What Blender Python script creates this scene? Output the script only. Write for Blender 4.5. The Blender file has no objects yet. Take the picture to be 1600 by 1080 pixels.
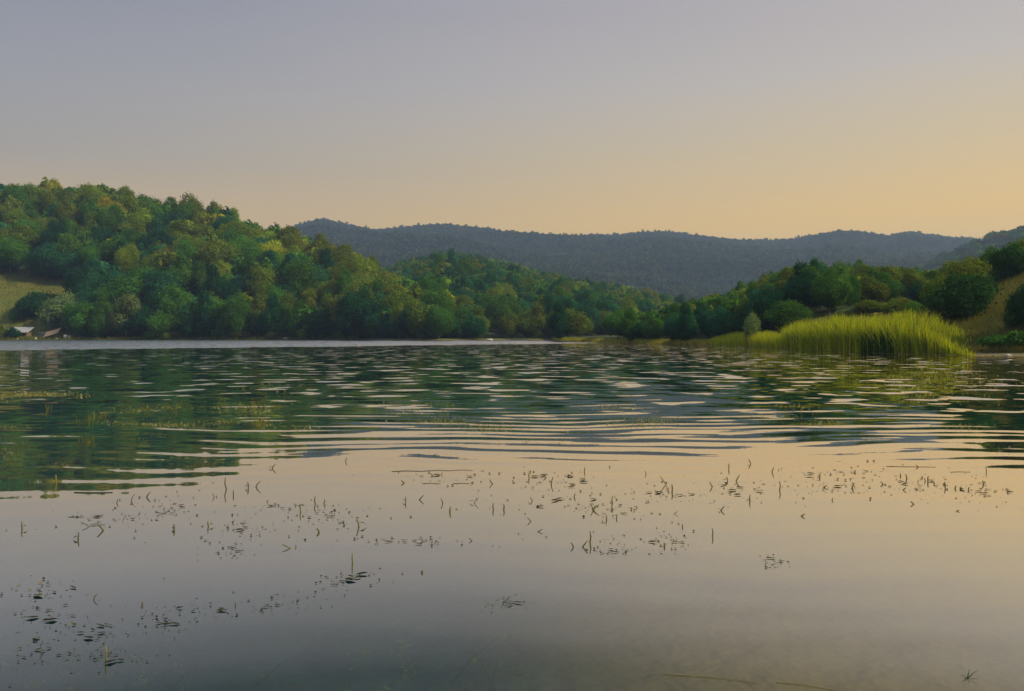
import bpy, math, random
import numpy as np
from mathutils import Vector

# ------------------------------------------------------------------ basics
SC = bpy.context.scene
C = SC.collection
F = 1250.0            # focal length in photo pixels (photo 1600 wide)
HOR = 524.0           # horizon row
CAMZ = 1.6
rng = np.random.default_rng(7)
random.seed(7)

def link(o):
    C.objects.link(o); return o

def mesh_np(name, V, Fc, col=None, smooth=False):
    """V (n,3); Fc (m,k) equal-sided faces; col (n,3) point colour."""
    V = np.asarray(V, np.float32); Fc = np.asarray(Fc, np.int32)
    m = bpy.data.meshes.new(name)
    n, (f, k) = len(V), Fc.shape
    m.vertices.add(n); m.vertices.foreach_set('co', V.ravel())
    m.loops.add(f*k); m.loops.foreach_set('vertex_index', Fc.ravel())
    m.polygons.add(f)
    m.polygons.foreach_set('loop_start', np.arange(0, f*k, k, dtype=np.int32))
    m.polygons.foreach_set('loop_total', np.full(f, k, np.int32))
    m.polygons.foreach_set('use_smooth', np.full(f, smooth, bool))
    if col is not None:
        a = m.color_attributes.new('Col', 'FLOAT_COLOR', 'POINT')
        c = np.ones((n, 4), np.float32); c[:, :3] = col
        a.data.foreach_set('color', c.ravel())
    m.update(calc_edges=True); m.validate()
    return m

def obj(name, mesh, mat=None, parent=None, loc=None):
    o = bpy.data.objects.new(name, mesh)
    link(o)
    if mat is not None and mesh is not None and not mesh.materials:
        mesh.materials.append(mat)
    if parent is not None: o.parent = parent
    if loc is not None: o.location = loc
    return o

def tag(o, label=None, cat=None, group=None, kind=None):
    if label: o['label'] = label
    if cat: o['category'] = cat
    if group: o['group'] = group
    if kind: o['kind'] = kind
    return o

ONES = ['', 'first', 'second', 'third', 'fourth', 'fifth', 'sixth', 'seventh', 'eighth', 'ninth', 'tenth', 'eleventh',
        'twelfth', 'thirteenth', 'fourteenth', 'fifteenth', 'sixteenth', 'seventeenth', 'eighteenth', 'nineteenth']
def ordinal(n):
    if n < 20: return ONES[n]
    T = {2: ('twentieth', 'twenty'), 3: ('thirtieth', 'thirty'), 4: ('fortieth', 'forty'), 5: ('fiftieth', 'fifty'),
         6: ('sixtieth', 'sixty'), 7: ('seventieth', 'seventy'), 8: ('eightieth', 'eighty'), 9: ('ninetieth', 'ninety')}
    t = T[n//10]
    return t[0] if n % 10 == 0 else t[1]+'-'+ONES[n % 10]

# ------------------------------------------------------------------ node helper
class NT:
    def __init__(s, tree): s.t = tree; s.n = tree.nodes; s.l = tree.links
    def new(s, typ, **kw):
        x = s.n.new(typ)
        for k, v in kw.items(): setattr(x, k, v)
        return x
    def put(s, sock, v):
        if isinstance(v, bpy.types.NodeSocket): s.l.new(v, sock)
        elif v is not None: sock.default_value = v
    def math(s, op, a, b=None, c=None, clamp=False):
        x = s.new('ShaderNodeMath', operation=op); x.use_clamp = clamp
        s.put(x.inputs[0], a); s.put(x.inputs[1], b); s.put(x.inputs[2], c)
        return x.outputs[0]
    def vec(s, x=0., y=0., z=0.):
        n = s.new('ShaderNodeCombineXYZ')
        for i, v in enumerate((x, y, z)): s.put(n.inputs[i], v)
        return n.outputs[0]
    def noise(s, v, scale=1., detail=2., rough=.5, dist=0.):
        n = s.new('ShaderNodeTexNoise')
        s.put(n.inputs['Vector'], v); n.inputs['Scale'].default_value = scale
        n.inputs['Detail'].default_value = detail; n.inputs['Roughness'].default_value = rough
        n.inputs['Distortion'].default_value = dist
        return n
    def ramp(s, fac, stops, interp='LINEAR'):
        r = s.new('ShaderNodeValToRGB'); r.color_ramp.interpolation = interp
        e = r.color_ramp.elements
        while len(e) < len(stops): e.new(.5)
        for q, (p, c) in zip(e, stops):
            q.position = p
            q.color = (c, c, c, 1) if not hasattr(c, '__len__') else (*c[:3], 1)
        s.put(r.inputs[0], fac); return r.outputs[0]
    def mix(s, fac, a, b, typ='MIX'):
        m = s.new('ShaderNodeMix', data_type='RGBA', blend_type=typ)
        s.put(m.inputs[0], fac)
        for i, v in ((6, a), (7, b)):
            s.put(m.inputs[i], v if isinstance(v, bpy.types.NodeSocket) else (*v[:3], 1))
        return m.outputs[2]
    def smooth(s, v, a, b, lo=0., hi=1.):
        m = s.new('ShaderNodeMapRange', interpolation_type='SMOOTHSTEP')
        s.put(m.inputs[0], v); m.inputs[1].default_value = a; m.inputs[2].default_value = b
        m.inputs[3].default_value = lo; m.inputs[4].default_value = hi
        return m.outputs[0]

def material(name):
    m = bpy.data.materials.new(name); m.use_nodes = True
    m.node_tree.nodes.clear()
    t = NT(m.node_tree); out = t.new('ShaderNodeOutputMaterial')
    return m, t, out

def srgb(r, g, b):
    f = lambda v: v/12.92 if v <= .04045 else ((v+.055)/1.055)**2.4
    return tuple(f(v/255.) for v in (r, g, b))

# ------------------------------------------------------------------ sky, sun
SUN_AZ = math.radians(106)     # to the right of the view direction
SUN_EL = math.radians(35)
W = bpy.data.worlds.new('World'); SC.world = W; W.use_nodes = True
W.node_tree.nodes.clear()
t = NT(W.node_tree)
tc = t.new('ShaderNodeTexCoord').outputs['Generated']
sep = t.new('ShaderNodeSeparateXYZ'); t.put(sep.inputs[0], tc)
dx, dy, dz = sep.outputs
hl = t.math('SQRT', t.math('ADD', t.math('MULTIPLY', dx, dx), t.math('MULTIPLY', dy, dy)))
hl = t.math('MAXIMUM', hl, 1e-4)
el = t.math('DIVIDE', t.math('ARCTAN2', dz, hl), math.pi/2)      # 0 horizon .. 1 zenith
GLOW = math.radians(66)   # afterglow low over the right horizon
ca = t.math('DIVIDE', t.math('ADD', t.math('MULTIPLY', dx, math.sin(GLOW)), t.math('MULTIPLY', dy, math.cos(GLOW))), hl)
faz = t.smooth(ca, -.42, 1.08)
cool = [(0.0, srgb(218, 180, 114)), (.085, srgb(200, 174, 126)), (.125, srgb(166, 159, 149)), (.17, srgb(155, 154, 158)),
        (.245, srgb(134, 138, 153)), (.36, srgb(158, 174, 198)), (.6, srgb(206, 224, 240)), (1., srgb(210, 228, 244))]
warm = [(0.0, srgb(255, 206, 82)), (.085, srgb(255, 204, 93)), (.14, srgb(224, 198, 146)), (.19, srgb(202, 191, 178)),
        (.26, srgb(187, 177, 177)), (.36, srgb(176, 184, 198)), (.6, srgb(206, 224, 240)), (1., srgb(210, 228, 244))]  # upper stops of both ramps brightened above the frame, added fill for the foliage
veil = t.noise(t.vec(t.math('MULTIPLY', dx, 1.3), t.math('MULTIPLY', dy, 1.3), t.math('MULTIPLY', dz, 7.)), 1.6, 4, .6).outputs[0]   # uneven thin haze high up
elv = t.math('ADD', el, t.math('MULTIPLY', t.math('SUBTRACT', veil, .5), .022))
grad = t.mix(faz, t.ramp(elv, cool), t.ramp(elv, warm))
sky = t.new('ShaderNodeTexSky', sky_type='NISHITA')
sky.sun_disc = False; sky.sun_elevation = SUN_EL; sky.sun_rotation = SUN_AZ
sky.altitude = 300; sky.air_density = 1.; sky.dust_density = 3.0; sky.ozone_density = 1.
gs = t.new('ShaderNodeVectorMath', operation='SCALE'); t.put(gs.inputs[0], grad); gs.inputs[3].default_value = 10.5
skyc = t.mix(.06, gs.outputs[0], sky.outputs[0])
bg = t.new('ShaderNodeBackground'); t.put(bg.inputs[0], skyc); bg.inputs[1].default_value = .1
wo = t.new('ShaderNodeOutputWorld'); t.l.new(bg.outputs[0], wo.inputs[0])

sl = bpy.data.lights.new('sun', 'SUN'); sl.energy = 5.0; sl.angle = math.radians(6); sl.color = (1., .87, .50)
so = link(bpy.data.objects.new('sun', sl))
sd = Vector((math.sin(SUN_AZ)*math.cos(SUN_EL), math.cos(SUN_AZ)*math.cos(SUN_EL), math.sin(SUN_EL)))
so.rotation_euler = (-sd).to_track_quat('-Z', 'Y').to_euler()
so.location = sd*50

# ------------------------------------------------------------------ camera
cam = bpy.data.cameras.new('camera'); co = link(bpy.data.objects.new('camera', cam))
cam.sensor_width = 36; cam.lens = F*36/1600; cam.shift_y = -(540-HOR)/1600
cam.clip_start = .1; cam.clip_end = 20000
co.location = (0, 0, CAMZ); co.rotation_euler = (math.pi/2, 0, 0)
SC.camera = co

def water_pt(px, py):
    d = CAMZ*F/(py-HOR); return ((px-800)/F*d, d)

# ------------------------------------------------------------------ terrain
def T(pts):
    p = sorted(pts); return np.array([a for a, _ in p], float), np.array([b for _, b in p], float)
def lut(px, tab): return np.interp(px, tab[0], tab[1])

SHORE = T([(-3000, 30), (-1200, 150), (-500, 250), (0, 286), (300, 284), (450, 278), (560, 262), (690, 246), (760, 252), (860, 262), (875, 214),
           (930, 182), (1000, 154), (1080, 134), (1150, 118), (1225, 94), (1300, 80), (1400, 69), (1500, 64.5), (1600, 61), (1800, 54),
           (2400, 36), (4500, 12)])
def sky_h(tab, dist, tree):
    """crown-top rows of a skyline -> ground height of that ridge"""
    return T([(px, max(-3., CAMZ+(HOR-y)/F*np.interp(px, *T(dist))-tree)) for px, y in tab])
L1D = [(-1500, 430), (0, 430), (300, 400), (500, 360), (610, 315), (690, 275)]
L1 = dict(ridge=T(L1D), h=sky_h([(-2500, 330), (-800, 285), (-300, 280), (0, 286), (50, 292), (110, 300), (160, 298), (200, 305), (250, 321), (300, 325), (340, 325), (380, 339),
                     (420, 352), (460, 366), (500, 384), (560, 410), (610, 436), (650, 474), (680, 505), (700, 540), (1000, 560)], L1D, 11.5), p=.8, back=260)
L2D = [(500, 660), (700, 660), (900, 620), (1110, 560)]
L2 = dict(ridge=T(L2D), h=sky_h([(300, 500), (520, 440), (590, 424), (640, 405), (700, 391), (760, 403), (830, 421), (900, 436), (960, 446), (1020, 456),
                     (1070, 471), (1110, 484), (1160, 505), (1300, 560)], L2D, 10), p=.85, back=300)
L4D = [(960, 200), (1060, 195), (1170, 205), (1260, 225), (1420, 250), (1600, 270)]
L4 = dict(ridge=T(L4D), h=sky_h([(900, 540), (955, 512), (1000, 487), (1060, 470), (1120, 457), (1170, 438), (1220, 423), (1260, 411), (1320, 415), (1370, 421),
                     (1420, 420), (1480, 428), (1560, 440), (1700, 450), (2400, 470)], L4D, 6.5), p=.75, back=150)
L5D = [(1300, 860), (1700, 860)]
L5 = dict(ridge=T(L5D), h=sky_h([(1250, 500), (1380, 447), (1440, 424), (1470, 402), (1520, 382), (1560, 366), (1600, 357), (1800, 335), (2600, 330), (3200, 380)],
                     L5D, 9), p=1., back=400)
L6 = dict(ridge=T([(1300, 100), (1420, 92), (1600, 92), (2000, 80)]),
          h=T([(1290, -3), (1300, .2), (1370, .8), (1420, 3.0), (1450, 4.2), (1490, 5.4), (1540, 6.6), (1600, 8.6), (1800, 11), (2400, 10), (4500, 3)]), p=.75, back=120)
R3D = [(0, 1850), (1700, 1850)]
L3 = dict(ridge=T(R3D), h=sky_h([(-2500, 440), (-900, 400), (0, 400), (250, 395), (440, 361), (470, 349), (503, 341), (540, 350), (590, 359), (640, 353), (690, 350), (740, 355), (800, 364),
                     (850, 368.5), (900, 368), (960, 367), (1000, 363), (1040, 361), (1100, 369), (1160, 376), (1230, 376), (1260, 371), (1310, 363),
                     (1350, 365), (1385, 370), (1420, 362), (1460, 367), (1500, 371), (1540, 374), (1700, 380), (3000, 430)], R3D, 9), p=.8, back=900)
FOOT = {id(L1): lambda s: s+12, id(L2): lambda s: np.maximum(s+10, np.where(s < 205, 330-.9*(s-110), 0)), id(L4): lambda s: s+9, id(L6): lambda s: s+2.5}

def lump(x, y, sc, seed):
    r = np.random.default_rng(seed); out = 0
    for k in range(5):
        a = r.uniform(0, 6.28); f = r.uniform(.6, 1.6)/sc; out = out+np.sin(x*np.cos(a)*f*6.28+y*np.sin(a)*f*6.28+r.uniform(0, 6.28))
    return out/5

def pxd(x, y):
    az = np.arctan2(x, y); r = np.hypot(x, y)
    azc = np.clip(az, -1.22, 1.22)
    return 800+F*np.tan(azc), r*np.cos(azc), az

def ground(x, y):
    x = np.asarray(x, float); y = np.asarray(y, float)
    px, d, az = pxd(x, y)
    r = np.hypot(x, y)
    s = lut(px, SHORE)
    behind = np.clip((np.abs(az)-1.25)/.5, 0, 1); behind = behind*behind*(3-2*behind)
    d = d*(1-behind)+r*behind
    s = s*(1-behind)+2.2*behind
    s = s+lump(x, y, 23, 5)*np.minimum(1.6, s*.012)
    over = d-s
    land = np.where(over > 0, np.minimum(.14*over, .5+.012*over), 0)
    depth = np.minimum(np.minimum(.16+.055*r, 2.6), .14*np.abs(over))
    bed = -depth+.03*lump(x, y, 1.7, 3)*(depth > .1)
    H = np.where(over > 0, land, bed)
    for L in (L1, L2, L4, L5, L6, L3):
        rd = lut(px, L['ridge']); h = lut(px, L['h'])*(1-behind)
        f0 = FOOT[id(L)](s) if id(L) in FOOT else (np.full_like(rd, 520.) if L is L5 else np.full_like(rd, 820.))
        f0 = np.minimum(f0, rd-5)
        q = np.clip((d-f0)/(rd-f0), 0, 1)
        up = h*q**L['p']
        if L is L3:
            up = up+q*(1-q)*(120*lump(x, y, 520, 11)+75*lump(x, y, 230, 12))
        elif L is not L6:
            up = up+q*(1-q)*h*.35*lump(x, y, 90, 13)
        dn = h*(1-np.clip((d-rd)/L['back'], 0, 1)**1.5)
        hh = np.where(d > rd, dn, up)
        use = (d > f0) & ((px > 1290) if L is L6 else True)
        H = np.where(use, np.maximum(H, hh), H)
    return H

azs = np.concatenate([np.linspace(-np.pi, -.8, 60, endpoint=False), np.linspace(-.8, .8, 420, endpoint=False), np.linspace(.8, np.pi, 60, endpoint=False)])
rs = np.concatenate([np.linspace(.4, 12, 40, endpoint=False), np.linspace(12, 60, 60, endpoint=False), np.linspace(60, 130, 100, endpoint=False), np.linspace(130, 330, 120, endpoint=False),
                     np.linspace(330, 720, 70, endpoint=False), np.linspace(720, 2100, 80, endpoint=False), np.linspace(2100, 3000, 10)])
A_, R_ = np.meshgrid(azs, rs)
X_, Y_ = R_*np.sin(A_), R_*np.cos(A_)
Z_ = ground(X_, Y_)
na, nr = len(azs), len(rs)
V = np.stack([X_, Y_, Z_], -1).reshape(-1, 3)
i, j = np.meshgrid(np.arange(nr-1), np.arange(na), indexing='ij')
Fq = np.stack([i*na+j, i*na+(j+1) % na, (i+1)*na+(j+1) % na, (i+1)*na+j], -1).reshape(-1, 4)
V = np.vstack([V, [[0, 0, float(ground(np.array([0.]), np.array([.01]))[0])]]])
PX_, D_, _ = pxd(V[:, 0], V[:, 1])
# what grows where: r = dry meadow, g = woodland floor, b = lake bed
S_ = lut(PX_, SHORE)
over_ = D_-S_
edge_ = 12*lump(V[:, 0], V[:, 1], 14, 71)
meadow = ((PX_ < 132+edge_) & (D_ < 338+edge_*.5)) | ((PX_ > 1330) & (D_ < 118)) | (over_ < 5) | (D_ < 60)
gcol = np.zeros((len(V), 3)); gcol[:, 0] = meadow; gcol[:, 1] = ~meadow; gcol[:, 2] = V[:, 2] < -.02
gm = mesh_np('ground', V, Fq, gcol, smooth=True)
# close the centre with a fan
import bmesh
bmx = bmesh.new(); bmx.from_mesh(gm); bmx.verts.ensure_lookup_table()
cv = bmx.verts[len(V)-1]
for k in range(na): bmx.faces.new((cv, bmx.verts[(k+1) % na], bmx.verts[k]))
bmesh.ops.recalc_face_normals(bmx, faces=bmx.faces); bmx.to_mesh(gm); bmx.free()
m_ground, t, out = material('ground_soil_and_grass')
at = t.new('ShaderNodeVertexColor', layer_name='Col'); sp = t.new('ShaderNodeSeparateColor'); t.l.new(at.outputs[0], sp.inputs[0])
geo = t.new('ShaderNodeNewGeometry'); P = geo.outputs['Position']
n1 = t.noise(P, .12, 5, .6).outputs[0]; n2 = t.noise(P, 1.3, 4, .65).outputs[0]; n3 = t.noise(P, .035, 3, .5).outputs[0]
grass = t.mix(t.ramp(n1, [(.35, 0.), (.62, 1.)]), (.058, .092, .018), (.125, .116, .028))
grass = t.mix(t.ramp(n2, [(.45, 0.), (.75, .7)]), grass, (.15, .13, .035))
floor = t.mix(n2, (.022, .040, .014), (.06, .062, .022))
bed = t.mix(t.ramp(t.noise(P, 2.2, 4, .6).outputs[0], [(.4, 0.), (.7, 1.)]), (.006, .030, .038), (.018, .046, .050))
gcolr = t.mix(sp.outputs[0], floor, grass)
zc = t.new('ShaderNodeSeparateXYZ'); t.l.new(P, zc.inputs[0])
mud = t.smooth(zc.outputs[2], .05, .32)
gcolr = t.mix(mud, (.16, .125, .075), gcolr)
bed = t.mix(t.smooth(zc.outputs[0], -.6, 1.9), bed, (.27, .135, .06))   # sandier bed to the right
bed = t.mix(t.smooth(zc.outputs[2], -2.3, -1.0, 1., 0.), bed, (.016, .125, .090))   # green scattered by silty water, put into the bed colour in the deep middle
gcolr = t.mix(t.smooth(zc.outputs[2], -.10, .0), bed, gcolr)
bs = t.new('ShaderNodeBsdfPrincipled'); t.put(bs.inputs['Base Color'], gcolr); bs.inputs['Roughness'].default_value = .95
bs.inputs['Specular IOR Level'].default_value = .1
bp = t.new('ShaderNodeBump'); bp.inputs['Strength'].default_value = .6; bp.inputs['Distance'].default_value = .25
t.put(bp.inputs['Height'], n2); t.l.new(bp.outputs[0], bs.inputs['Normal'])
t.l.new(bs.outputs[0], out.inputs[0])
tag(obj('ground', gm, m_ground), kind='structure')

# ------------------------------------------------------------------ water
m_w, t, out = material('lake_water')
geo = t.new('ShaderNodeNewGeometry'); sp = t.new('ShaderNodeSeparateXYZ'); t.l.new(geo.outputs['Position'], sp.inputs[0])
x, y = sp.outputs[0], sp.outputs[1]
d = t.math('SQRT', t.math('ADD', t.math('MULTIPLY', x, x), t.math('MULTIPLY', y, y)))
patch = t.noise(t.vec(t.math('MULTIPLY', x, .03), t.math('MULTIPLY', y, .05)), 1., 2).outputs[0]
patch2 = t.noise(t.vec(t.math('MULTIPLY', x, .10), t.math('MULTIPLY', y, .09), 7.), 1., 2).outputs[0]
# wave slope against distance from the sheltered near shore (lake surface roughens outwards)
dl = t.math('DIVIDE', t.math('ADD', d, t.math('MULTIPLY', t.math('SUBTRACT', patch, .5), 3.)), 160.)
amp = t.ramp(dl, [(0., .05), (6.2/160, .035), (7.7/160, .022), (8.3/160, .05), (9.6/160, .10), (12/160, .23), (16/160, .44), (24/160, .78), (40/160, .95), (70/160, 1.), (1., 1.)])
amp = t.math('MULTIPLY', amp, .14)
amp = t.math('MULTIPLY', amp, t.smooth(patch2, .3, .68, .55, 1.25))
# long near ripples
wob = t.noise(t.vec(t.math('MULTIPLY', x, .16), t.math('MULTIPLY', y, .10)), 1., 2, .45).outputs[0]
wob2 = t.noise(t.vec(t.math('MULTIPLY', x, .45), t.math('MULTIPLY', y, .45), 3.), 1., 1).outputs[0]
ph = t.math('ADD', t.math('MULTIPLY', y, 1/.62), t.math('ADD', t.math('MULTIPLY', wob, 5.0), t.math('MULTIPLY', wob2, .9)))
ph = t.math('ADD', ph, t.math('MULTIPLY', x, .03))
sn = t.math('SINE', t.math('MULTIPLY', ph, 2*math.pi))
nA = t.noise(t.vec(t.math('MULTIPLY', x, .30), t.math('MULTIPLY', t.math('ADD', y, t.math('MULTIPLY', wob, 2.2)), 2.25)), 1., 3, .5, .15)
sA = t.math('MULTIPLY', t.math('SUBTRACT', nA.outputs[0], .5), 4.2)
near = t.math('ADD', t.math('MULTIPLY', sn, t.smooth(d, 10., 18., .46, .26)), t.math('MULTIPLY', sA, .92))
# broken patches further out
nB = t.noise(t.vec(t.math('MULTIPLY', x, .66), t.math('MULTIPLY', y, .92), 2.), 1., 2, .5)
sB = t.math('MULTIPLY', t.math('SUBTRACT', nB.outputs[0], .5), 5.5)
nC = t.noise(t.vec(t.math('MULTIPLY', x, .9), t.math('MULTIPLY', y, 2.1), 5.), 1., 2, .5)
sC = t.math('MULTIPLY', t.math('SUBTRACT', nC.outputs[0], .5), 3.4)
sBp = t.math('MULTIPLY', t.math('MULTIPLY', sB, t.math('ABSOLUTE', sB)), 1.05)    # mostly flat, now and then a steep little crest
far = t.math('ADD', sBp, t.math('MULTIPLY', sC, t.smooth(d, 14., 32., .45, .12)))
fn = t.smooth(d, 11., 24.)
sy = t.math('ADD', t.math('MULTIPLY', near, t.math('SUBTRACT', 1., fn)), t.math('MULTIPLY', far, fn))
sy = t.math('MULTIPLY', sy, amp)
nX = t.noise(t.vec(t.math('MULTIPLY', x, 1.1), t.math('MULTIPLY', y, 1.4), 9.), 1., 2, .5).outputs[0]
sx = t.math('MULTIPLY', t.math('MULTIPLY', t.math('SUBTRACT', nX, .5), 1.4), amp)
# wind-ruffled strip along the far left shore
line = t.math('SUBTRACT', y, t.math('ADD', t.math('MULTIPLY', x, 1.12), 143.))
line = t.math('ADD', line, t.math('MULTIPLY', t.math('SUBTRACT', patch2, .5), 26.))
ruf = t.math('MULTIPLY', t.smooth(line, -6., 10.), t.smooth(x, 8., 22., 1., 0.))
nR = t.noise(t.vec(t.math('MULTIPLY', x, .7), t.math('MULTIPLY', y, .9), 1.), 1., 5, .75)
rs_ = t.new('ShaderNodeSeparateColor'); t.l.new(nR.outputs['Color'], rs_.inputs[0])
sy = t.math('ADD', sy, t.math('MULTIPLY', ruf, t.math('SUBTRACT', t.math('MULTIPLY', t.math('SUBTRACT', rs_.outputs[0], .5), 1.3), -.17)))
sx = t.math('ADD', sx, t.math('MULTIPLY', ruf, t.math('MULTIPLY', t.math('SUBTRACT', rs_.outputs[1], .5), .5)))
nv = t.vec(t.math('MULTIPLY', sx, -1.), t.math('MULTIPLY', sy, -1.), 1.)
nm = t.new('ShaderNodeVectorMath', operation='NORMALIZE'); t.l.new(nv, nm.inputs[0])
N = nm.outputs[0]
lw = t.new('ShaderNodeLayerWeight'); lw.inputs[0].default_value = .5; t.l.new(N, lw.inputs['Normal'])
cosv = t.math('SUBTRACT', 1., lw.outputs['Facing'])
ff = t.ramp(cosv, [(0., .96), (.10, .88), (.19, .80), (.25, .66), (.30, .48), (.345, .29), (.385, .125), (.6, .06), (1., .03)])
gl = t.new('ShaderNodeBsdfGlossy'); gl.inputs['Roughness'].default_value = .012; gl.inputs['Color'].default_value = (1., .945, .885, 1)
t.l.new(N, gl.inputs['Normal'])
tr = t.new('ShaderNodeBsdfTransparent'); tr.inputs[0].default_value = (.58, .74, .69, 1)
mx = t.new('ShaderNodeMixShader'); t.l.new(ff, mx.inputs[0]); t.l.new(tr.outputs[0], mx.inputs[1]); t.l.new(gl.outputs[0], mx.inputs[2])
t.l.new(mx.outputs[0], out.inputs[0])
wx = np.linspace(-520, 160, 35); wy = np.linspace(-3, 420, 22)
WX, WY = np.meshgrid(wx, wy)
nv_ = len(wx)
i, j = np.meshgrid(np.arange(len(wy)-1), np.arange(nv_-1), indexing='ij')
wf = np.stack([i*nv_+j, i*nv_+j+1, (i+1)*nv_+j+1, (i+1)*nv_+j], -1).reshape(-1, 4)
tag(obj('water', mesh_np('water', np.stack([WX, WY, 0*WX], -1).reshape(-1, 3), wf), m_w), kind='structure')

# ------------------------------------------------------------------ haze
def box_mesh(name, x0, x1, y0, y1, z0, z1):
    V = [(x, y, z) for z in (z0, z1) for y in (y0, y1) for x in (x0, x1)]
    return mesh_np(name, V, [(0, 2, 3, 1), (4, 5, 7, 6), (0, 1, 5, 4), (2, 6, 7, 3), (0, 4, 6, 2), (1, 3, 7, 5)])
m_h, t, out = material('haze_air')
pv = t.new('ShaderNodeVolumePrincipled'); pv.inputs['Color'].default_value = (.46, .61, .98, 1)
pv.inputs['Density'].default_value = .00025; pv.inputs['Anisotropy'].default_value = .25
t.l.new(pv.outputs[0], out.inputs['Volume'])
tag(obj('haze', box_mesh('haze', -3100, 3100, -3100, 3100, -4.5, 310), m_h), kind='stuff', label='thin bluish evening haze over lake and hills')

# ------------------------------------------------------------------ foliage material
m_leaf, t, out = material('foliage')
at = t.new('ShaderNodeVertexColor', layer_name='Col'); oi = t.new('ShaderNodeObjectInfo')
colr = t.mix(1., at.outputs[0], oi.outputs['Color'], 'MULTIPLY')
df = t.new('ShaderNodeBsdfDiffuse'); t.l.new(colr, df.inputs[0])
tl = t.new('ShaderNodeBsdfTranslucent')
hs = t.mix(1., colr, (1.25, 1.1, .55), 'MULTIPLY'); t.l.new(hs, tl.inputs[0])
mx = t.new('ShaderNodeMixShader'); mx.inputs[0].default_value = .34
t.l.new(df.outputs[0], mx.inputs[1]); t.l.new(tl.outputs[0], mx.inputs[2]); t.l.new(mx.outputs[0], out.inputs[0])

m_bark, t, out = material('bark')
geo = t.new('ShaderNodeNewGeometry')
bc = t.mix(t.noise(geo.outputs['Position'], 3., 4).outputs[0], (.05, .04, .028), (.13, .11, .08))
bs = t.new('ShaderNodeBsdfPrincipled'); t.put(bs.inputs[0], bc); bs.inputs['Roughness'].default_value = .9
t.l.new(bs.outputs[0], out.inputs[0])

def simple(name, c1, c2, scale=6., rough=.7):
    m, t, out = material(name)
    tcx = t.new('ShaderNodeTexCoord')
    bs = t.new('ShaderNodeBsdfPrincipled')
    t.put(bs.inputs[0], t.mix(t.ramp(t.noise(tcx.outputs['Object'], scale, 4, .6).outputs[0], [(.3, 0.), (.7, 1.)]), c1, c2))
    bs.inputs['Roughness'].default_value = rough
    t.l.new(bs.outputs[0], out.inputs[0]); return m

# ------------------------------------------------------------------ crowns
def unit(n, r):
    v = r.normal(size=(n, 3)); return v/np.linalg.norm(v, axis=1, keepdims=True)

def leaf_cards(P, Nn, size, r, tint, aspect=1.5):
    """one bent leaf clump (a four-sided card) at each point"""
    n = len(P)
    up = r.normal(size=(n, 3))
    a = np.cross(Nn, up); a /= np.linalg.norm(a, axis=1, keepdims=True)+1e-9
    b = np.cross(Nn, a)
    s = (size*r.uniform(.6, 1.35, n))[:, None]
    q = np.stack([P-a*s*.5*aspect, P-b*s*.5-Nn*s*.14, P+a*s*.5*aspect, P+b*s*.5-Nn*s*.14], 1)
    V = q.reshape(-1, 3)
    Fc = np.arange(n*4).reshape(n, 4)
    col = np.repeat(tint, 4, axis=0)
    return V, Fc, col

def crown_arrays(seed, W_, H_, z0, nl, n, leaf, kind='round'):
    """leaf clumps spread through a crown of W_ radius, from z0 to H_"""
    r = np.random.default_rng(seed)
    zc, rz = (z0+H_)/2, (H_-z0)/2
    C_, Rl = [], []
    for k in range(nl):
        for _ in range(30):
            p = unit(1, r)[0]*r.uniform(.25, .78)
            z = p[2]
            w = 1.0
            if kind == 'round': w = 1.0-.28*max(0, z)+.04*z
            if kind == 'tall': w = .9-.45*z
            if kind == 'full': w = 1.0-.35*max(0, z)+(.1 if z < 0 else 0)
            c = np.array([p[0]*W_*w, p[1]*W_*w, zc+z*rz])
            if all(np.linalg.norm((c-q)/np.array([1, 1, rz/W_])) > .32*W_ for q in C_): break
        C_.append(c); Rl.append(r.uniform(.32, .52)*W_*(1.05-.2*max(0, z)))
    C_ = np.array(C_); Rl = np.array(Rl)
    per = (Rl**2/np.sum(Rl**2)*n).astype(int)
    Ps, Ns, Ts = [], [], []
    sq = min(1.25, max(.8, rz/W_))
    for c, R, m in zip(C_, Rl, per):
        u = unit(m*2, r)
        rad = R*np.where(r.random(m*2) < .24, r.uniform(1.0, 1.34, m*2), 1-.42*r.random(m*2)**1.8)*(1+.16*np.sin(u[:, 0]*5+seed)*np.cos(u[:, 2]*6))
        p = c+u*rad[:, None]*np.array([1, 1, sq])
        dd = np.linalg.norm(p[:, None]-C_[None], axis=2)/Rl[None]
        keep = (dd.min(1) > .50) & (p[:, 2] > z0*.6)
        p, u = p[keep][:m], u[keep][:m]
        lt = r.uniform(.84, 1.2)
        tint = lt*r.uniform(.72, 1.3, len(p))
        hue = r.normal(0, .07, len(p))+r.normal(0, .05)
        Ps.append(p); Ns.append(u); Ts.append(np.stack([tint*(1+hue), tint, tint*(1-hue)], 1))
    P = np.vstack(Ps); Nn = np.vstack(Ns); Tt = np.vstack(Ts)
    Nn = Nn+.75*unit(len(Nn), r); Nn /= np.linalg.norm(Nn, axis=1, keepdims=True)
    return leaf_cards(P, Nn, leaf, r, Tt)

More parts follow.
